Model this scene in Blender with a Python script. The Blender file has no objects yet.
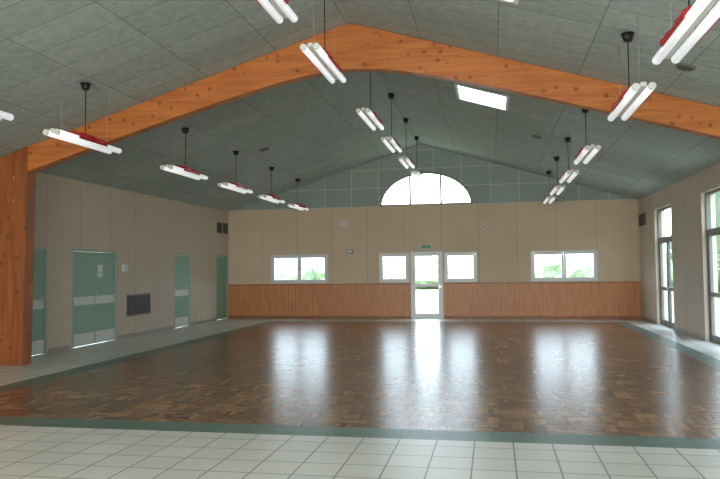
import bpy, bmesh, math, random
from mathutils import Vector, Matrix
random.seed(4)
S=bpy.context.scene
W=13.24; HE=3.615; HR=5.635; XR=W/2; SL=(HR-HE)/XR
Y0=-26.5; YF=-11.5
def roof(x): return HR-SL*abs(x-XR)
def lin(c):
    return tuple(((v/255)/12.92 if v/255<=0.04045 else ((v/255+0.055)/1.055)**2.4) for v in c)+(1,)
# ---------------------------------------------------------------- materials
def newmat(name):
    m=bpy.data.materials.new(name); m.use_nodes=True
    nt=m.node_tree; return m,nt,nt.nodes['Principled BSDF']
def coords(nt,ax):
    tc=nt.nodes.new('ShaderNodeTexCoord'); sp=nt.nodes.new('ShaderNodeSeparateXYZ'); cb=nt.nodes.new('ShaderNodeCombineXYZ')
    nt.links.new(tc.outputs['Object'],sp.inputs[0])
    for i,a in enumerate(ax): nt.links.new(sp.outputs[a],cb.inputs[i])
    return cb.outputs[0]
def simple(name,c,rough=.5,metal=0,var=0.06,nscale=6,bump=0.0):
    m,nt,b=newmat(name)
    n=nt.nodes.new('ShaderNodeTexNoise'); n.inputs['Scale'].default_value=nscale; n.inputs['Detail'].default_value=4
    tc=nt.nodes.new('ShaderNodeTexCoord'); nt.links.new(tc.outputs['Object'],n.inputs['Vector'])
    r=nt.nodes.new('ShaderNodeValToRGB'); c=lin(c)
    r.color_ramp.elements[0].position=.3; r.color_ramp.elements[1].position=.7
    r.color_ramp.elements[0].color=tuple(v*(1-var) for v in c[:3])+(1,)
    r.color_ramp.elements[1].color=tuple(min(1,v*(1+var)) for v in c[:3])+(1,)
    nt.links.new(n.outputs['Fac'],r.inputs[0]); nt.links.new(r.outputs[0],b.inputs['Base Color'])
    b.inputs['Roughness'].default_value=rough; b.inputs['Metallic'].default_value=metal
    if bump:
        bp=nt.nodes.new('ShaderNodeBump'); bp.inputs['Strength'].default_value=bump; bp.inputs['Distance'].default_value=.01
        nt.links.new(n.outputs['Fac'],bp.inputs['Height']); nt.links.new(bp.outputs[0],b.inputs['Normal'])
    return m
def brick(name,ax,c1,c2,cm,bw,rh,mortar,rough=.5,offset=0.0,var=.12,nscale=1.2,spec=.5,loc=(0,0,0),bump=.3,stretch=None,bias=0.0):
    m,nt,b=newmat(name); v=coords(nt,ax)
    mp=nt.nodes.new('ShaderNodeMapping'); mp.inputs['Location'].default_value=loc
    nt.links.new(v,mp.inputs[0])
    t=nt.nodes.new('ShaderNodeTexBrick'); t.offset=offset; t.squash=1
    t.inputs['Scale'].default_value=1; t.inputs['Color1'].default_value=lin(c1); t.inputs['Color2'].default_value=lin(c2)
    t.inputs['Mortar'].default_value=lin(cm); t.inputs['Mortar Size'].default_value=mortar; t.inputs['Mortar Smooth'].default_value=.1
    t.inputs['Brick Width'].default_value=bw; t.inputs['Row Height'].default_value=rh; t.inputs['Bias'].default_value=bias
    nt.links.new(mp.outputs[0],t.inputs['Vector'])
    n=nt.nodes.new('ShaderNodeTexNoise'); n.inputs['Scale'].default_value=nscale; n.inputs['Detail'].default_value=5
    if stretch:
        m2=nt.nodes.new('ShaderNodeMapping'); m2.inputs['Scale'].default_value=stretch; nt.links.new(v,m2.inputs[0]); nt.links.new(m2.outputs[0],n.inputs['Vector'])
    else: nt.links.new(v,n.inputs['Vector'])
    mr=nt.nodes.new('ShaderNodeMapRange'); mr.inputs[1].default_value=.3; mr.inputs[2].default_value=.7; mr.inputs[3].default_value=1-var; mr.inputs[4].default_value=1+var
    nt.links.new(n.outputs['Fac'],mr.inputs[0])
    mx=nt.nodes.new('ShaderNodeVectorMath'); mx.operation='SCALE'
    nt.links.new(t.outputs['Color'],mx.inputs[0]); nt.links.new(mr.outputs[0],mx.inputs['Scale'])
    nt.links.new(mx.outputs[0],b.inputs['Base Color'])
    b.inputs['Roughness'].default_value=rough; b.inputs['Specular IOR Level'].default_value=spec
    if bump:
        bp=nt.nodes.new('ShaderNodeBump'); bp.invert=True; bp.inputs['Strength'].default_value=bump; bp.inputs['Distance'].default_value=.003
        nt.links.new(t.outputs['Fac'],bp.inputs['Height']); nt.links.new(bp.outputs[0],b.inputs['Normal'])
    return m
def mosaic(name,c1,c2,cm,blk=.24,n=4,rough=.26):
    """mosaic parquet: square blocks of short strips, direction alternating block by block"""
    m,nt,b=newmat(name); outs=[]
    for ax in('XYZ','YXZ'):
        v=coords(nt,ax)
        t=nt.nodes.new('ShaderNodeTexBrick'); t.offset=0; t.squash=1
        t.inputs['Scale'].default_value=1; t.inputs['Color1'].default_value=lin(c1); t.inputs['Color2'].default_value=lin(c2); t.inputs['Mortar'].default_value=lin(cm)
        t.inputs['Mortar Size'].default_value=.0012; t.inputs['Mortar Smooth'].default_value=.1; t.inputs['Brick Width'].default_value=blk; t.inputs['Row Height'].default_value=blk/n
        nt.links.new(v,t.inputs['Vector']); outs.append(t.outputs['Color'])
    v=coords(nt,'XYZ')
    ck=nt.nodes.new('ShaderNodeTexChecker'); ck.inputs['Scale'].default_value=1/blk
    ad=nt.nodes.new('ShaderNodeVectorMath'); ad.operation='ADD'; ad.inputs[1].default_value=(0,0,.05); nt.links.new(v,ad.inputs[0]); nt.links.new(ad.outputs[0],ck.inputs['Vector'])
    mx=nt.nodes.new('ShaderNodeMix'); mx.data_type='RGBA'; nt.links.new(ck.outputs['Fac'],mx.inputs['Factor']); nt.links.new(outs[0],mx.inputs['A']); nt.links.new(outs[1],mx.inputs['B'])
    # block-to-block tone changes and broad wear
    sn=nt.nodes.new('ShaderNodeVectorMath'); sn.operation='SNAP'; sn.inputs[1].default_value=(blk,blk,10); nt.links.new(v,sn.inputs[0])
    wn=nt.nodes.new('ShaderNodeTexWhiteNoise'); nt.links.new(sn.outputs[0],wn.inputs['Vector'])
    m1=nt.nodes.new('ShaderNodeMapRange'); m1.inputs[3].default_value=.74; m1.inputs[4].default_value=1.26; nt.links.new(wn.outputs['Value'],m1.inputs[0])
    no=nt.nodes.new('ShaderNodeTexNoise'); no.inputs['Scale'].default_value=.6; no.inputs['Detail'].default_value=5; nt.links.new(v,no.inputs['Vector'])
    m2=nt.nodes.new('ShaderNodeMapRange'); m2.inputs[1].default_value=.3; m2.inputs[2].default_value=.7; m2.inputs[3].default_value=.85; m2.inputs[4].default_value=1.15; nt.links.new(no.outputs['Fac'],m2.inputs[0])
    mu=nt.nodes.new('ShaderNodeMath'); mu.operation='MULTIPLY'; nt.links.new(m1.outputs[0],mu.inputs[0]); nt.links.new(m2.outputs[0],mu.inputs[1])
    sc=nt.nodes.new('ShaderNodeVectorMath'); sc.operation='SCALE'; nt.links.new(mx.outputs['Result'],sc.inputs[0]); nt.links.new(mu.outputs[0],sc.inputs['Scale'])
    nt.links.new(sc.outputs[0],b.inputs['Base Color']); b.inputs['Roughness'].default_value=rough
    return m
def wood(name,c1,c2,ax,stretch,rough=.45,knots=True):
    m,nt,b=newmat(name); v=coords(nt,ax)
    mp=nt.nodes.new('ShaderNodeMapping'); mp.inputs['Scale'].default_value=stretch; nt.links.new(v,mp.inputs[0])
    n=nt.nodes.new('ShaderNodeTexNoise'); n.inputs['Scale'].default_value=2.2; n.inputs['Detail'].default_value=6; n.inputs['Distortion'].default_value=.6
    nt.links.new(mp.outputs[0],n.inputs['Vector'])
    r=nt.nodes.new('ShaderNodeValToRGB'); r.color_ramp.elements[0].position=.3; r.color_ramp.elements[1].position=.68
    r.color_ramp.elements[0].color=lin(c1); r.color_ramp.elements[1].color=lin(c2)
    nt.links.new(n.outputs['Fac'],r.inputs[0]); out=r.outputs[0]
    if knots:
        vo=nt.nodes.new('ShaderNodeTexVoronoi'); vo.inputs['Scale'].default_value=5.5; nt.links.new(v,vo.inputs['Vector'])
        kr=nt.nodes.new('ShaderNodeMapRange'); kr.inputs[1].default_value=.08; kr.inputs[2].default_value=.24; kr.inputs[3].default_value=.4; kr.inputs[4].default_value=1
        nt.links.new(vo.outputs['Distance'],kr.inputs[0])
        mx=nt.nodes.new('ShaderNodeVectorMath'); mx.operation='SCALE'
        nt.links.new(out,mx.inputs[0]); nt.links.new(kr.outputs[0],mx.inputs['Scale']); out=mx.outputs[0]
    nt.links.new(out,b.inputs['Base Color']); b.inputs['Roughness'].default_value=rough
    return m
M={}
M['tile']=brick('floor_tile','XYZ',(206,204,196),(198,196,188),(112,110,102),.35,.35,.007,rough=.32,var=.06,loc=(.1,.06,0))
M['green_tile']=brick('green_border_tile','XYZ',(94,118,106),(86,108,98),(74,86,80),.2,.2,.004,rough=.35,var=.08)
M['parquet']=mosaic('mosaic_parquet',(148,112,82),(96,67,48),(60,42,32))
M['ceil']=brick('ceiling_panels','XYZ',(173,184,180),(163,174,170),(124,133,129),1.2,.6,.007,rough=.85,var=.12,nscale=9,loc=(.62,0,0))
M['gable']=brick('gable_panels','XZY',(162,175,170),(154,167,162),(204,208,202),.9,.6,.010,rough=.85,var=.08,nscale=9,loc=(.2,-.05,0))
M['wall_x']=brick('wall_panels_back','XZY',(216,194,168),(212,190,165),(160,140,117),1.2,20,.006,rough=.75,var=.04,bump=.2,loc=(0,-5,0))
M['wall_y']=brick('wall_panels_side','YZX',(204,189,171),(200,185,167),(146,133,118),1.2,20,.006,rough=.75,var=.04,bump=.2,loc=(.3,-5,0))
M['rear']=simple('rear_wall_paint',(210,190,165),.8)
M['white']=simple('white_pvc',(222,224,226),.35,var=.02)
M['alu']=simple('grey_aluminium',(116,116,114),.4,var=.04)
M['mull']=simple('arch_frame_grey',(140,142,142),.4,var=.04)
M['dgreen']=simple('mint_door_paint',(138,172,154),.5,var=.04)
M['band']=simple('door_push_plate',(212,214,210),.4,var=.03)
M['frame']=simple('door_frame_paint',(165,176,160),.5,var=.03)
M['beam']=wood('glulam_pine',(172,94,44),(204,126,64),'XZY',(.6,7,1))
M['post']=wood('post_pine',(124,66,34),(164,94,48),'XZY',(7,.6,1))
M['wains']=wood('wainscot_pine',(190,122,74),(214,148,98),'XZY',(9,.7,1),rough=.4,knots=False)
M['wcap']=wood('wainscot_cap',(140,84,44),(170,108,62),'XZY',(.7,9,1),rough=.4,knots=False)
M['red']=simple('red_lacquer',(180,22,28),.3,var=.04)
M['black']=simple('black_plastic',(22,22,24),.5)
M['dark']=simple('dark_grille',(96,94,90),.6)
M['base']=simple('baseboard_tile',(150,148,138),.4)
M['grass']=simple('grass',(150,160,120),.9,var=.3,nscale=1.5)
M['pave']=simple('paving',(190,186,176),.9,var=.08,nscale=3)
M['leaf']=simple('foliage',(130,146,116),.9,var=.4,nscale=3,bump=.8)
M['leaf2']=simple('foliage_dark',(62,76,52),.9,var=.5,nscale=3,bump=.8)
M['sign']=simple('exit_sign_green',(40,150,90),.4)
M['steel']=simple('steel',(190,190,190),.3,metal=.9,var=.02)
m,nt,b=newmat('tube_white'); b.inputs['Base Color'].default_value=(.82,.83,.85,1); b.inputs['Emission Color'].default_value=(.95,.97,1,1); b.inputs['Emission Strength'].default_value=.55; b.inputs['Roughness'].default_value=.3; M['tube']=m
m=bpy.data.materials.new('window_glass'); m.use_nodes=True; nt=m.node_tree; nt.nodes.clear()
o=nt.nodes.new('ShaderNodeOutputMaterial'); mx=nt.nodes.new('ShaderNodeMixShader'); tr=nt.nodes.new('ShaderNodeBsdfTransparent'); gl=nt.nodes.new('ShaderNodeBsdfGlossy')
gl.inputs['Roughness'].default_value=.02; tr.inputs[0].default_value=(.94,.97,.97,1); mx.inputs[0].default_value=.06
nt.links.new(tr.outputs[0],mx.inputs[1]); nt.links.new(gl.outputs[0],mx.inputs[2]); nt.links.new(mx.outputs[0],o.inputs[0]); M['glass']=m
# ---------------------------------------------------------------- mesh builder
class MB:
    def __init__(s): s.bm=bmesh.new(); s.m=[]
    def mi(s,k):
        if k not in s.m: s.m.append(k)
        return s.m.index(k)
    def face(s,vs,k,smooth=False):
        try: f=s.bm.faces.new(vs)
        except ValueError: return None
        f.material_index=s.mi(k); f.smooth=smooth; return f
    def box(s,a,b,k,bevel=0):
        x0,y0,z0=[min(p,q) for p,q in zip(a,b)]; x1,y1,z1=[max(p,q) for p,q in zip(a,b)]
        v=[s.bm.verts.new(p) for p in [(x0,y0,z0),(x1,y0,z0),(x1,y1,z0),(x0,y1,z0),(x0,y0,z1),(x1,y0,z1),(x1,y1,z1),(x0,y1,z1)]]
        fs=[s.face([v[i] for i in q],k) for q in [(0,3,2,1),(4,5,6,7),(0,1,5,4),(1,2,6,5),(2,3,7,6),(3,0,4,7)]]
        if bevel:
            es=list({e for f in fs for e in f.edges})
            r=bmesh.ops.bevel(s.bm,geom=es,offset=bevel,segments=2,affect='EDGES')
            for f in r['faces']: f.material_index=s.mi(k)
    def cyl(s,p,q,r,k,n=12,r2=None,caps=True):
        p=Vector(p);q=Vector(q);d=(q-p).normalized(); r2=r if r2 is None else r2
        a=d.orthogonal().normalized(); b=d.cross(a)
        A=[];B=[]
        for i in range(n):
            t=2*math.pi*i/n; o=a*math.cos(t)+b*math.sin(t)
            A.append(s.bm.verts.new(p+o*r)); B.append(s.bm.verts.new(q+o*r2))
        for i in range(n):
            j=(i+1)%n; s.face([A[i],A[j],B[j],B[i]],k,True)
        if caps: s.face(A[::-1],k); s.face(B,k)
    def prism(s,poly,d,k):
        d=Vector(d); A=[s.bm.verts.new(p) for p in poly]; B=[s.bm.verts.new(Vector(p)+d) for p in poly]
        n=len(A)
        s.face(A[::-1],k); s.face(B,k)
        for i in range(n): s.face([A[i],A[(i+1)%n],B[(i+1)%n],B[i]],k)
    def done(s,name,parent=None,loc=None,norm=True):
        if norm: bmesh.ops.recalc_face_normals(s.bm,faces=s.bm.faces)
        me=bpy.data.meshes.new(name); s.bm.to_mesh(me); s.bm.free()
        for k in s.m: me.materials.append(M[k])
        o=bpy.data.objects.new(name,me); bpy.context.collection.objects.link(o)
        if parent: o.parent=parent
        if loc: o.location=loc
        return o
def panel(name,us,vs,holes,fmap,off,k,rim=None):
    """flat sheet over a (u,v) grid with rectangular openings, given a thickness"""
    us=sorted(set([round(u,4) for u in us]+[round(h[i],4) for h in holes for i in(0,1)])); vs=sorted(set([round(v,4) for v in vs]+[round(h[i],4) for h in holes for i in(2,3)]))
    mb=MB(); F={};B={}
    off=Vector(off)
    def gv(D,i,j,o):
        if (i,j) not in D: D[(i,j)]=mb.bm.verts.new(Vector(fmap(us[i],vs[j]))+(off if o else Vector()))
        return D[(i,j)]
    def solid(i,j):
        if i<0 or j<0 or i>=len(us)-1 or j>=len(vs)-1: return False
        cu=(us[i]+us[i+1])/2; cv=(vs[j]+vs[j+1])/2
        return not any(h[0]<cu<h[1] and h[2]<cv<h[3] for h in holes)
    for i in range(len(us)-1):
        for j in range(len(vs)-1):
            if not solid(i,j): continue
            c=[(i,j),(i+1,j),(i+1,j+1),(i,j+1)]
            mb.face([gv(F,*q,0) for q in c],k); mb.face([gv(B,*q,1) for q in c][::-1],k)
            for (a,b2),nb in zip([(c[0],c[1]),(c[1],c[2]),(c[2],c[3]),(c[3],c[0])],[(i,j-1),(i+1,j),(i,j+1),(i-1,j)]):
                if not solid(*nb): mb.face([gv(F,*a,0),gv(F,*b2,0),gv(B,*b2,1),gv(B,*a,1)],rim or k)
    return mb.done(name)
# ---------------------------------------------------------------- floor
XS0,XS1,XW0,XW1=1.86,2.24,2.24,12.24; XS2=12.6
YB1,YB0=-1.2,-1.55; YFR0,YFR1=-15.93,-15.52
mb=MB()
xs=[-.3,XS0,XW0,XW1,XS2,W+.3]; ys=[Y0-.3,YFR0,YFR1,YB0,YB1,.3]
for i in range(5):
    for j in range(5):
        k='tile'
        if 1<=i<=3 and 1<=j<=3: k='green_tile'
        if i==2 and j==2: k='parquet'
        v=[mb.bm.verts.new(p) for p in [(xs[i],ys[j],0),(xs[i+1],ys[j],0),(xs[i+1],ys[j+1],0),(xs[i],ys[j+1],0)]]
        mb.face(v,k)
bmesh.ops.remove_doubles(mb.bm,verts=mb.bm.verts,dist=1e-4)
mb.done('floor',norm=False)
# ---------------------------------------------------------------- walls
T=.28
BW=[(1.51,3.48,1.16,2.11),(5.19,6.17,1.16,2.11),(6.22,7.25,0,2.15),(7.30,8.34,1.16,2.11),(10.0,12.0,1.16,2.11)]
panel('wall_back',[-T,W+T],[0,HE],BW,lambda u,v:(u,0,v),(0,T,0),'wall_x')
LD=[(-11.0,-9.88,2.12),(-9.02,-7.2,2.12),(-4.14,-3.08,2.12),(-1.1,-.04,2.12)]
panel('wall_left',[Y0,0],[0,HE],[(a,b,0,h) for a,b,h in LD],lambda u,v:(0,u,v),(-T,0,0),'wall_y')
RD=[(-3.95,-2.1,0,3.15),(-8.7,-6.56,0,3.15),(-14.6,-12.4,0,3.15),(-19.6,-17.4,0,3.15)]
panel('wall_right',[Y0,0],[0,HE],RD,lambda u,v:(W,u,v),(T,0,0),'wall_y')
RW=[(1.2,4.2,.9,3.1),(5.2,8.2,0,3.1),(9.2,12.2,.9,3.1)]
panel('wall_rear',[-T,W+T],[0,HE],RW,lambda u,v:(u,Y0,v),(0,-T,0),'rear')
# gables
AX,AA,AB=6.73,1.51,1.13
def gable(name,y,dy,k,arch):
    mb=MB(); n=32
    xs=[-T,0,XR,W,W+T]
    if arch: xs+= [AX-AA*math.cos(math.pi*i/n) for i in range(n+1)]
    xs=sorted(set(round(x,5) for x in xs))
    def ar(x):
        t=1-((x-AX)/AA)**2
        return HE+(AB*math.sqrt(t) if arch and t>1e-4 else 0)
    cols=[[mb.bm.verts.new((x,yy,z)) for yy in(y,y+dy) for z in (ar(x),roof(x)+.05)] for x in xs]
    for i in range(len(xs)-1):
        a,b=cols[i],cols[i+1]
        mb.face([a[0],b[0],b[1],a[1]],k); mb.face([a[2],a[3],b[3],b[2]],k)
        mb.face([a[0],a[2],b[2],b[0]],k); mb.face([a[1],b[1],b[3],a[3]],k)
    mb.face([cols[0][0],cols[0][1],cols[0][3],cols[0][2]],k)
    mb.face([cols[-1][0],cols[-1][2],cols[-1][3],cols[-1][1]],k)
    mb.done(name)
gable('wall_back_gable',0,T,'gable',True); gable('wall_rear_gable',Y0,-T,'rear',False)
# ceiling
SK=[(8.22,9.17,-9.15,-8.0),(8.22,9.17,-15.2,-14.0),(8.22,9.17,-21.3,-20.0)]
panel('ceiling',[-T,XR,W+T],[Y0-T,T],SK,lambda u,v:(u,v,roof(u)),(0,0,.14),'ceil',rim='white')
# ---------------------------------------------------------------- timber frame
def frame(name,y):
    mb=MB(); n=64; x0,x1=.02,W-.02; h=.10
    K=HR-.41; a=1.2
    def bot(x): return K-SL*math.sqrt((x-XR)**2+a*a)
    xs=[x0+(x1-x0)*i/n for i in range(n+1)]
    c=[[mb.bm.verts.new((x,yy,z)) for yy in(y-h,y+h) for z in(bot(x),roof(x)-.012)] for x in xs]
    for i in range(n):
        p,q=c[i],c[i+1]
        mb.face([p[0],q[0],q[1],p[1]],'beam'); mb.face([p[2],p[3],q[3],q[2]],'beam')
        mb.face([p[0],p[2],q[2],q[0]],'beam'); mb.face([p[1],q[1],q[3],p[3]],'beam')
    mb.face([c[0][0],c[0][1],c[0][3],c[0][2]],'beam'); mb.face([c[-1][0],c[-1][2],c[-1][3],c[-1][1]],'beam')
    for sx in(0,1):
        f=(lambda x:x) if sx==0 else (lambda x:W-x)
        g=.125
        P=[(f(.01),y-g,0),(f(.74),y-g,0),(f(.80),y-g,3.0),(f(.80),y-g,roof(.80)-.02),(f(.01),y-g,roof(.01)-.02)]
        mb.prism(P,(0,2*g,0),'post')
    for sx in (0,1):
        for dx,dz in((.2,2.9),(.55,2.9),(.2,3.3),(.55,3.3)):
            x=dx if sx==0 else W-dx
            for s in(-1,1): mb.cyl((x,y+s*.125,dz),(x,y+s*.135,dz),.02,'steel',8)
    return mb.done(name)
frame('timber_arch_frame',YF)
# ---------------------------------------------------------------- wainscot + trims
mb=MB()
for a,b in((.002,6.2),(7.27,W-.002)):
    x=a+.005
    while x<b-.01:
        w=min(.118,b-x-.004)
        mb.box((x,-.022,.02),(x+w-.006,-.004,1.10),'wains',.003); x+=.118
    mb.box((a,-.010,.02),(b,-.002,1.10),'wcap'); mb.box((a,-.035,1.10),(b,-.001,1.135),'wcap',.004); mb.box((a,-.03,0),(b,-.001,.09),'wcap',.004)
mb.done('wainscot_panelling')
mb=MB(); mb.box((0,-.02,HE-.03),(W,0,HE+.03),'wall_x'); mb.done('trim_1')
def base(name,x0,x1,spans):
    mb=MB()
    for a,b in spans: mb.box((x0,a,0),(x1,b,.09),'base',.003)
    mb.done(name)
base('baseboard_left',0,.015,[(Y0,-11.7),(-9.82,-9.08),(-7.14,-4.2),(-3.02,-1.16)])
base('baseboard_right',W-.015,W,[(Y0,-19.66),(-17.34,-14.66),(-12.34,-11.7),(-11.3,-8.76),(-6.5,-4.0),(-2.04,0)])
# ---------------------------------------------------------------- windows / doors
def P3(axis,u,d,v):   # axis 'x': opening in y-plane; 'y': opening in x-plane
    return (u,d,v) if axis=='x' else (d,u,v)
def glazed(name,axis,u0,u1,v0,v1,d,depth,nleaf,k='white',transom=None,rail=None,handle=False,fw=.055,sw=.06,sill=0):
    """casement unit: fixed frame, leaves with stiles and rails, glass, handles; d=inner plane, depth signed outward"""
    mb=MB(); s=1 if depth>0 else -1
    def B(a0,a1,b0,b1,e0,e1,k,bv=.006): mb.box(P3(axis,a0,d+s*e0,b0),P3(axis,a1,d+s*e1,b1),k,bv)
    e0,e1=.0,abs(depth)
    B(u0,u0+fw,v0,v1,e0,e1,k);B(u1-fw,u1,v0,v1,e0,e1,k);B(u0+fw,u1-fw,v1-fw,v1,e0,e1,k)
    bot=v0+(fw if v0>.3 else .02); B(u0+fw,u1-fw,v0,bot,e0,e1,k)
    top=v1-fw
    if transom:
        B(u0+fw,u1-fw,transom,transom+.07,e0,e1,k)
        B(u0+fw,u1-fw,transom+.07,top,.045,.05,'glass',0); top=transom
    w=(u1-u0-2*fw)/nleaf
    for i in range(nleaf):
        a=u0+fw+i*w+.004; b=a+w-.008; g0,g1=.012,abs(depth)-.012
        B(a,a+sw,bot,top,g0,g1,k);B(b-sw,b,bot,top,g0,g1,k);B(a+sw,b-sw,top-sw,top,g0,g1,k);B(a+sw,b-sw,bot,bot+sw*(1.6 if v0<.3 else 1),g0,g1,k)
        if rail: B(a+sw,b-sw,rail,rail+.09,g0,g1,k)
        B(a+sw,b-sw,bot+sw,top-sw,.04,.045,'glass',0)
    if handle:
        hu=u0+fw+w+(.0 if nleaf>1 else -.05); hz=(v0+v1)/2 if v0>.3 else 1.02
        B(hu-.015,hu+.015,hz-.06,hz+.06,-.01,.012,'steel',.002); B(hu-.01,hu+.1,hz-.01,hz+.01,-.045,-.03,'steel',.002); B(hu-.01,hu+.01,hz-.01,hz+.01,-.04,.0,'steel',0)
    if sill: B(u0-.03,u1+.03,v0-.03,v0-.002,-.05,0,k,.004)
    return mb.done(name)
glazed('window_1','x',1.51,3.48,1.16,2.11,-.02,.09,2,handle=True)
glazed('window_2','x',5.19,6.17,1.16,2.11,-.02,.09,1,handle=False)
glazed('door_1','x',6.22,7.25,0.0,2.15,-.02,.09,1,rail=1.02,handle=True,sw=.09)
glazed('window_3','x',7.30,8.34,1.16,2.11,-.02,.09,1,handle=False)
glazed('window_4','x',10.0,12.0,1.16,2.11,-.02,.09,2,handle=True)
for i,(a,b,c,e) in enumerate(RD): glazed('door_%d'%(6+i),'y',a,b,c,e,W+.08,.09,2,k='alu',transom=2.3,rail=.95,handle=True,sw=.08)
glazed('window_6','x',*RW[0],Y0-.08,-.09,3); glazed('door_10','x',*RW[1],Y0-.08,-.09,3,transom=2.3); glazed('window_7','x',*RW[2],Y0-.08,-.09,3)
# arched window
mb=MB(); n=40
def arc(sc,y,off=0): return [mb.bm.verts.new((AX-(AA-sc)*math.cos(math.pi*i/n),y,HE+.03+(AB-.03-sc)*math.sin(math.pi*i/n))) for i in range(n+1)]
for o,i_,y0,y1 in((.0,.07,.02,.11),):
    a,b,c,e=arc(o+.002,y0),arc(i_,y0),arc(o+.002,y1),arc(i_,y1)
    for j in range(n):
        mb.face([a[j],a[j+1],b[j+1],b[j]],'mull');mb.face([c[j],c[j+1],e[j+1],e[j]],'mull');mb.face([b[j],b[j+1],e[j+1],e[j]],'mull');mb.face([a[j],a[j+1],c[j+1],c[j]],'mull')
mb.box((AX-AA+.03,.02,HE+.032),(AX+AA-.03,.11,HE+.09),'mull')
for dx in(-.5,.5):
    z=HE+.03+(AB-.05)*math.sqrt(1-(dx/AA)**2)-.03
    mb.box((AX+dx-.032,.03,HE+.09),(AX+dx+.032,.10,z),'mull')
g=arc(.05,.07)
mb.face(g,'glass'); mb.done('window_5')
# skylight frames
for i,(a,b,c,e) in enumerate(SK):
    mb=MB()
    def q(x,y,dz): return (x,y,roof(x)+dz)
    for (xa,xb,ya,yb) in((a-.04,a+.02,c-.04,e+.04),(b-.02,b+.04,c-.04,e+.04),(a+.02,b-.02,c-.04,c+.02),(a+.02,b-.02,e-.02,e+.04)):
        mb.prism([q(xa,ya,-.02),q(xb,ya,-.02),q(xb,yb,-.02),q(xa,yb,-.02)],(0,0,.019),'white')
    v=[mb.bm.verts.new(q(*p,.10)) for p in((a,c),(b,c),(b,e),(a,e))]; mb.face(v,'glass')
    mb.done('window_%d'%(8+i))
# painted flush doors in the left wall
def sdoor(name,a,b,h,leaves,bands=True):
    mb=MB(); f=.05
    mb.box((-.10,a,0),(.015,a+f,h),'frame',.004);mb.box((-.10,b-f,0),(.015,b,h),'frame',.004);mb.box((-.10,a+f,h-f),(.015,b-f,h),'frame',.004)
    w=(b-a-2*f)/leaves
    for i in range(leaves):
        y0=a+f+i*w+.004;y1=y0+w-.008
        mb.box((-.06,y0,.008),(-.02,y1,h-f-.004),'dgreen',.003)
        if bands:
            mb.box((-.021,y0+.02,.9),(-.014,y1-.02,1.08),'band',.002)
            mb.box((-.021,y0+.02,.03),(-.014,y1-.02,.28),'band',.002)
    hy=a+f+w+(-.09 if leaves==1 else .09)
    mb.box((-.021,hy-.02,.98),(-.01,hy+.02,1.2),'steel',.002); mb.cyl((-.01,hy,1.12),(.04,hy,1.12),.009,'steel',8); mb.cyl((.035,hy,1.12),(.035,hy-.11,1.12),.009,'steel',8)
    for yh in(a+f,b-f):
        for z in(.25,1.1,1.85): mb.cyl((-.012,yh,z-.04),(-.012,yh,z+.04),.009,'steel',8)
    return mb
sdoor('d',*LD[0],1).done('door_2')
mb=sdoor('d',*LD[1],2); mb.box((-.02,-8.0,1.62),(-.014,-7.8,1.78),'white'); mb.box((-.02,-8.02,1.5),(-.012,-7.78,1.6),'steel'); mb.done('door_3')
sdoor('d',*LD[2],1).done('door_4'); sdoor('d',*LD[3],1,False).done('door_5')
# return air grille
mb=MB(); a,b,c,e=-6.75,-5.55,.52,1.06
mb.box((.001,a,c),(.02,b,e),'alu',.003); mb.box((.018,a+.04,c+.04),(.022,b-.04,e-.04),'black')
z=c+.06
while z<e-.05:
    mb.prism([(.022,a+.04,z),(.036,a+.04,z-.012),(.036,b-.04,z-.012),(.022,b-.04,z)],(0,0,.016),'dark'); z+=.03
for k in(1,2): mb.box((.02,a+k*.4-.01,c+.03),(.038,a+k*.4+.01,e-.03),'dark')
mb.done('ventilation_grille')
def vent(lo,hi):
    mb=MB(); mb.box(lo,hi,'dark',.004)
    z=lo[2]+.05
    while z<hi[2]-.04:
        mb.box((hi[0],lo[1]+.03,z),(hi[0]+.012,hi[1]-.03,z+.015),'black'); z+=.04
    return mb.done('wall_vent')
vent((.001,-1.0,2.85),(.03,-.62,3.2)); vent((.001,-.48,2.85),(.03,-.1,3.2))
for a,b in((-.5,-.12),(-1.02,-.64)):
    mb=MB(); mb.box((W-.03,a,2.8),(W-.001,b,3.15),'dark',.004)
    z=2.85
    while z<3.11: mb.box((W-.042,a+.03,z),(W-.03,b-.03,z+.015),'black'); z+=.04
    mb.done('wall_vent')
# exit sign, emergency lights, sensors
mb=MB(); mb.box((6.56,-.05,2.23),(6.92,-.001,2.37),'white',.006); mb.box((6.58,-.055,2.245),(6.90,-.049,2.355),'sign'); mb.done('exit_sign')
mb=MB(); mb.box((4.1,-.05,2.12),(4.32,-.001,2.26),'dark',.01); mb.box((4.12,-.056,2.14),(4.30,-.049,2.24),'band',.004); mb.done('control_panel')
mb=MB(); mb.box((3.9,-.06,3.05),(4.15,-.001,3.17),'white',.01); mb.box((3.92,-.066,3.07),(4.13,-.058,3.15),'band',.004); mb.done('emergency_light')
mb=MB(); mb.box((8.5,-.06,2.85),(8.62,-.001,2.97),'white',.01); mb.cyl((8.56,-.06,2.91),(8.56,-.09,2.9),.03,'dark'); mb.done('motion_sensor')
mb=MB(); mb.box((.001,-6.98,1.62),(.05,-6.78,1.8),'white',.01); mb.box((.05,-6.95,1.65),(.056,-6.81,1.77),'band',.003); mb.done('wall_switch_box')
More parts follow.
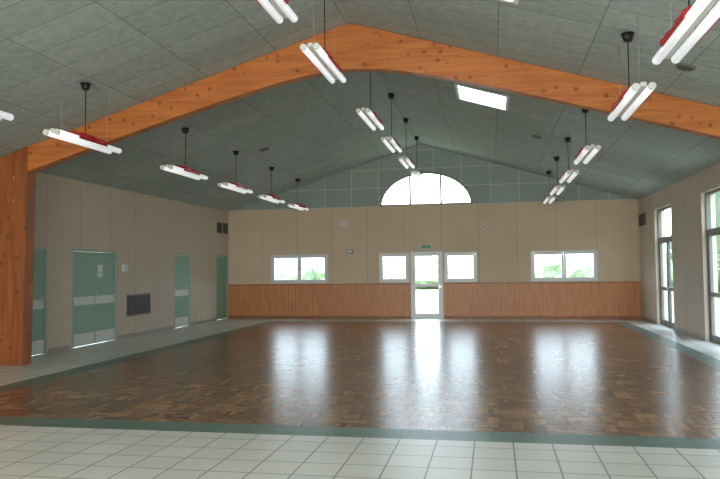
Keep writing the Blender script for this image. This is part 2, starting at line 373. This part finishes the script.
# ---------------------------------------------------------------- pendant lights
def pendant(x,y,z):
    mb=MB(); L=.82
    for s in(-1,1):
        cx=s*.085
        mb.cyl((cx,-L,0),(cx,L,0),.042,'tube',14)
        for e in(-1,1): mb.cyl((cx,e*L,0),(cx,e*(L+.02),0),.044,'band',14,r2=.04)
    mb.box((-.03,-L,.005),(.03,L,.055),'band',.006)
    mb.box((-.075,-.2,.045),(.075,.2,.115),'red',.02)
    for yy in(-.35,.35,-.18,.18):   # curved brackets
        pts=[(.15*math.cos(math.pi*i/10),.01+.085*math.sin(math.pi*i/10)) for i in range(11)]
        for (a,b),(c,d) in zip(pts[:-1],pts[1:]):
            mb.cyl((a,yy,b),(c,yy,d),.014,'red',8)
    mb.box((-.152,-.37,-.012),(-.132,.37,.03),'red',.004); mb.box((.132,-.37,-.012),(.152,.37,.03),'red',.004)
    t=roof(x)-z
    mb.cyl((0,0,.1),(0,0,t-.1),.007,'black',8)
    mb.cyl((0,0,t-.12),(0,0,t-.03),.05,'black',16,r2=.075); mb.cyl((0,0,t-.03),(0,0,t-(.026 if abs(x-XR)>.3 else .002)),.08,'black',16)
    for e in(-1,1): mb.cyl((0,e*.6,.05),(0,e*.6,t-.002),.0025,'steel',6)
    mb.done('fluorescent_pendant_light',loc=(x,y,z))
for x,z,y1,y2 in((2.86,3.57,-15.7,-13.1),(XR,4.44,-15.95,-13.3),(10.5,3.57,-16.45,-13.8)):
    for y in(-19.2,y1,y2,-9.6 if x<9 else -9.8,-6.8,-4.05,-1.4): pendant(x,y,z)
# ceiling speakers
for x,y in((1.9,-11.9+1.4),(11.35,-13.0),(3.3,-6.0),(9.9,-6.0),(9.9,-10.3)):
    mb=MB(); s=-SL if x>XR else SL; nrm=Vector((s,0,-1)).normalized(); p=Vector((x,y,roof(x)))
    mb.cyl(p,p+nrm*.02,.13,'alu',24,r2=.12); mb.cyl(p+nrm*.02,p+nrm*.026,.1,'dark',24); mb.done('ceiling_speaker')
# ---------------------------------------------------------------- outside
mb=MB(); v=[mb.bm.verts.new(p) for p in((-60,-80,-.06),(70,-80,-.06),(70,70,-.06),(-60,70,-.06))]; mb.face(v,'grass'); mb.done('ground_outside',norm=False)
mb=MB(); mb.box((-1.5,.3,-.058),(W+1.5,3.4,-.03),'pave'); mb.box((W+.3,-27,-.058),(W+3,.29,-.03),'pave'); mb.done('terrace_outside')
def hedge(name,p,q,h,wd,n,k):
    mb=MB(); p=Vector(p);q=Vector(q)
    for i in range(n):
        c=p.lerp(q,(i+random.uniform(-.3,.3))/n); r=random.uniform(.8,1.2)
        hh=h*random.uniform(.75,1.15)
        ret=bmesh.ops.create_icosphere(mb.bm,subdivisions=3,radius=1)
        for vv in ret['verts']:
            d=vv.co.copy(); kk=1+random.uniform(-.12,.12)
            vv.co=Vector((c.x+d.x*wd*r*kk,c.y+d.y*wd*r*kk,-.06+hh*.48+d.z*hh*.52*kk))
            for f in vv.link_faces: f.material_index=mb.mi(k)
    mb.done(name,norm=False)
hedge('hedge',(-25,34,0),(45,34,0),2.6,2.2,34,'leaf')
hedge('tree_row',(21,-24,0),(21,22,0),6,2.0,24,'leaf2')
# ---------------------------------------------------------------- light
w=bpy.data.worlds.new('sky'); S.world=w; w.use_nodes=True; nt=w.node_tree; bg=nt.nodes['Background']
tc=nt.nodes.new('ShaderNodeTexCoord'); sp=nt.nodes.new('ShaderNodeSeparateXYZ'); r=nt.nodes.new('ShaderNodeValToRGB')
nt.links.new(tc.outputs['Generated'],sp.inputs[0]); nt.links.new(sp.outputs[2],r.inputs[0]); nt.links.new(r.outputs[0],bg.inputs[0])
r.color_ramp.elements[0].color=(.77,.885,1,1); r.color_ramp.elements[1].color=(.7,.84,1,1)
bg.inputs[1].default_value=11
def portal(loc,rot,sx,sy):
    l=bpy.data.lights.new('portal','AREA'); l.shape='RECTANGLE'; l.size=sx; l.size_y=sy; l.cycles.is_portal=True
    o=bpy.data.objects.new('window_portal',l); o.location=loc; o.rotation_euler=rot; bpy.context.collection.objects.link(o)
h=math.pi/2
portal((6.8,.32,1.1),(-h,0,0),11,2.3); portal((AX,.32,HE+.55),(-h,0,0),3,1.2)
for a,b,c,e in RD: portal((W+.32,(a+b)/2,e/2),(0,h,0),e,b-a)
for a,b,c,e in RW: portal(((a+b)/2,Y0-.32,(c+e)/2),(h,0,0),b-a,e-c)
for a,b,c,e in SK: portal(((a+b)/2,(c+e)/2,roof((a+b)/2)+.35),(0,0,0),b-a+.3,e-c+.3)
l=bpy.data.lights.new('rear_fill','AREA'); l.shape='RECTANGLE'; l.size=11; l.size_y=2.4; l.energy=900; l.color=(1,.94,.86)  # added fill lamp behind the camera, brightens ceiling, beam front and walls
o=bpy.data.objects.new('rear_fill',l); o.location=(W/2,Y0+.15,1.9); o.rotation_euler=(h+.12,0,0); bpy.context.collection.objects.link(o)
# ---------------------------------------------------------------- camera
cam=bpy.data.cameras.new('camera'); co=bpy.data.objects.new('camera',cam); bpy.context.collection.objects.link(co)
cam.sensor_width=36; cam.sensor_fit='HORIZONTAL'; cam.lens=703/720*36; cam.clip_end=300
co.matrix_world=Matrix.Translation((8.854,-22.65,1.624))@(Matrix.Rotation(.1872,4,'Z')@Matrix.Rotation(h+.04142,4,'X')@Matrix.Rotation(-.01183,4,'Z'))
S.camera=co
S.view_settings.view_transform='Standard'
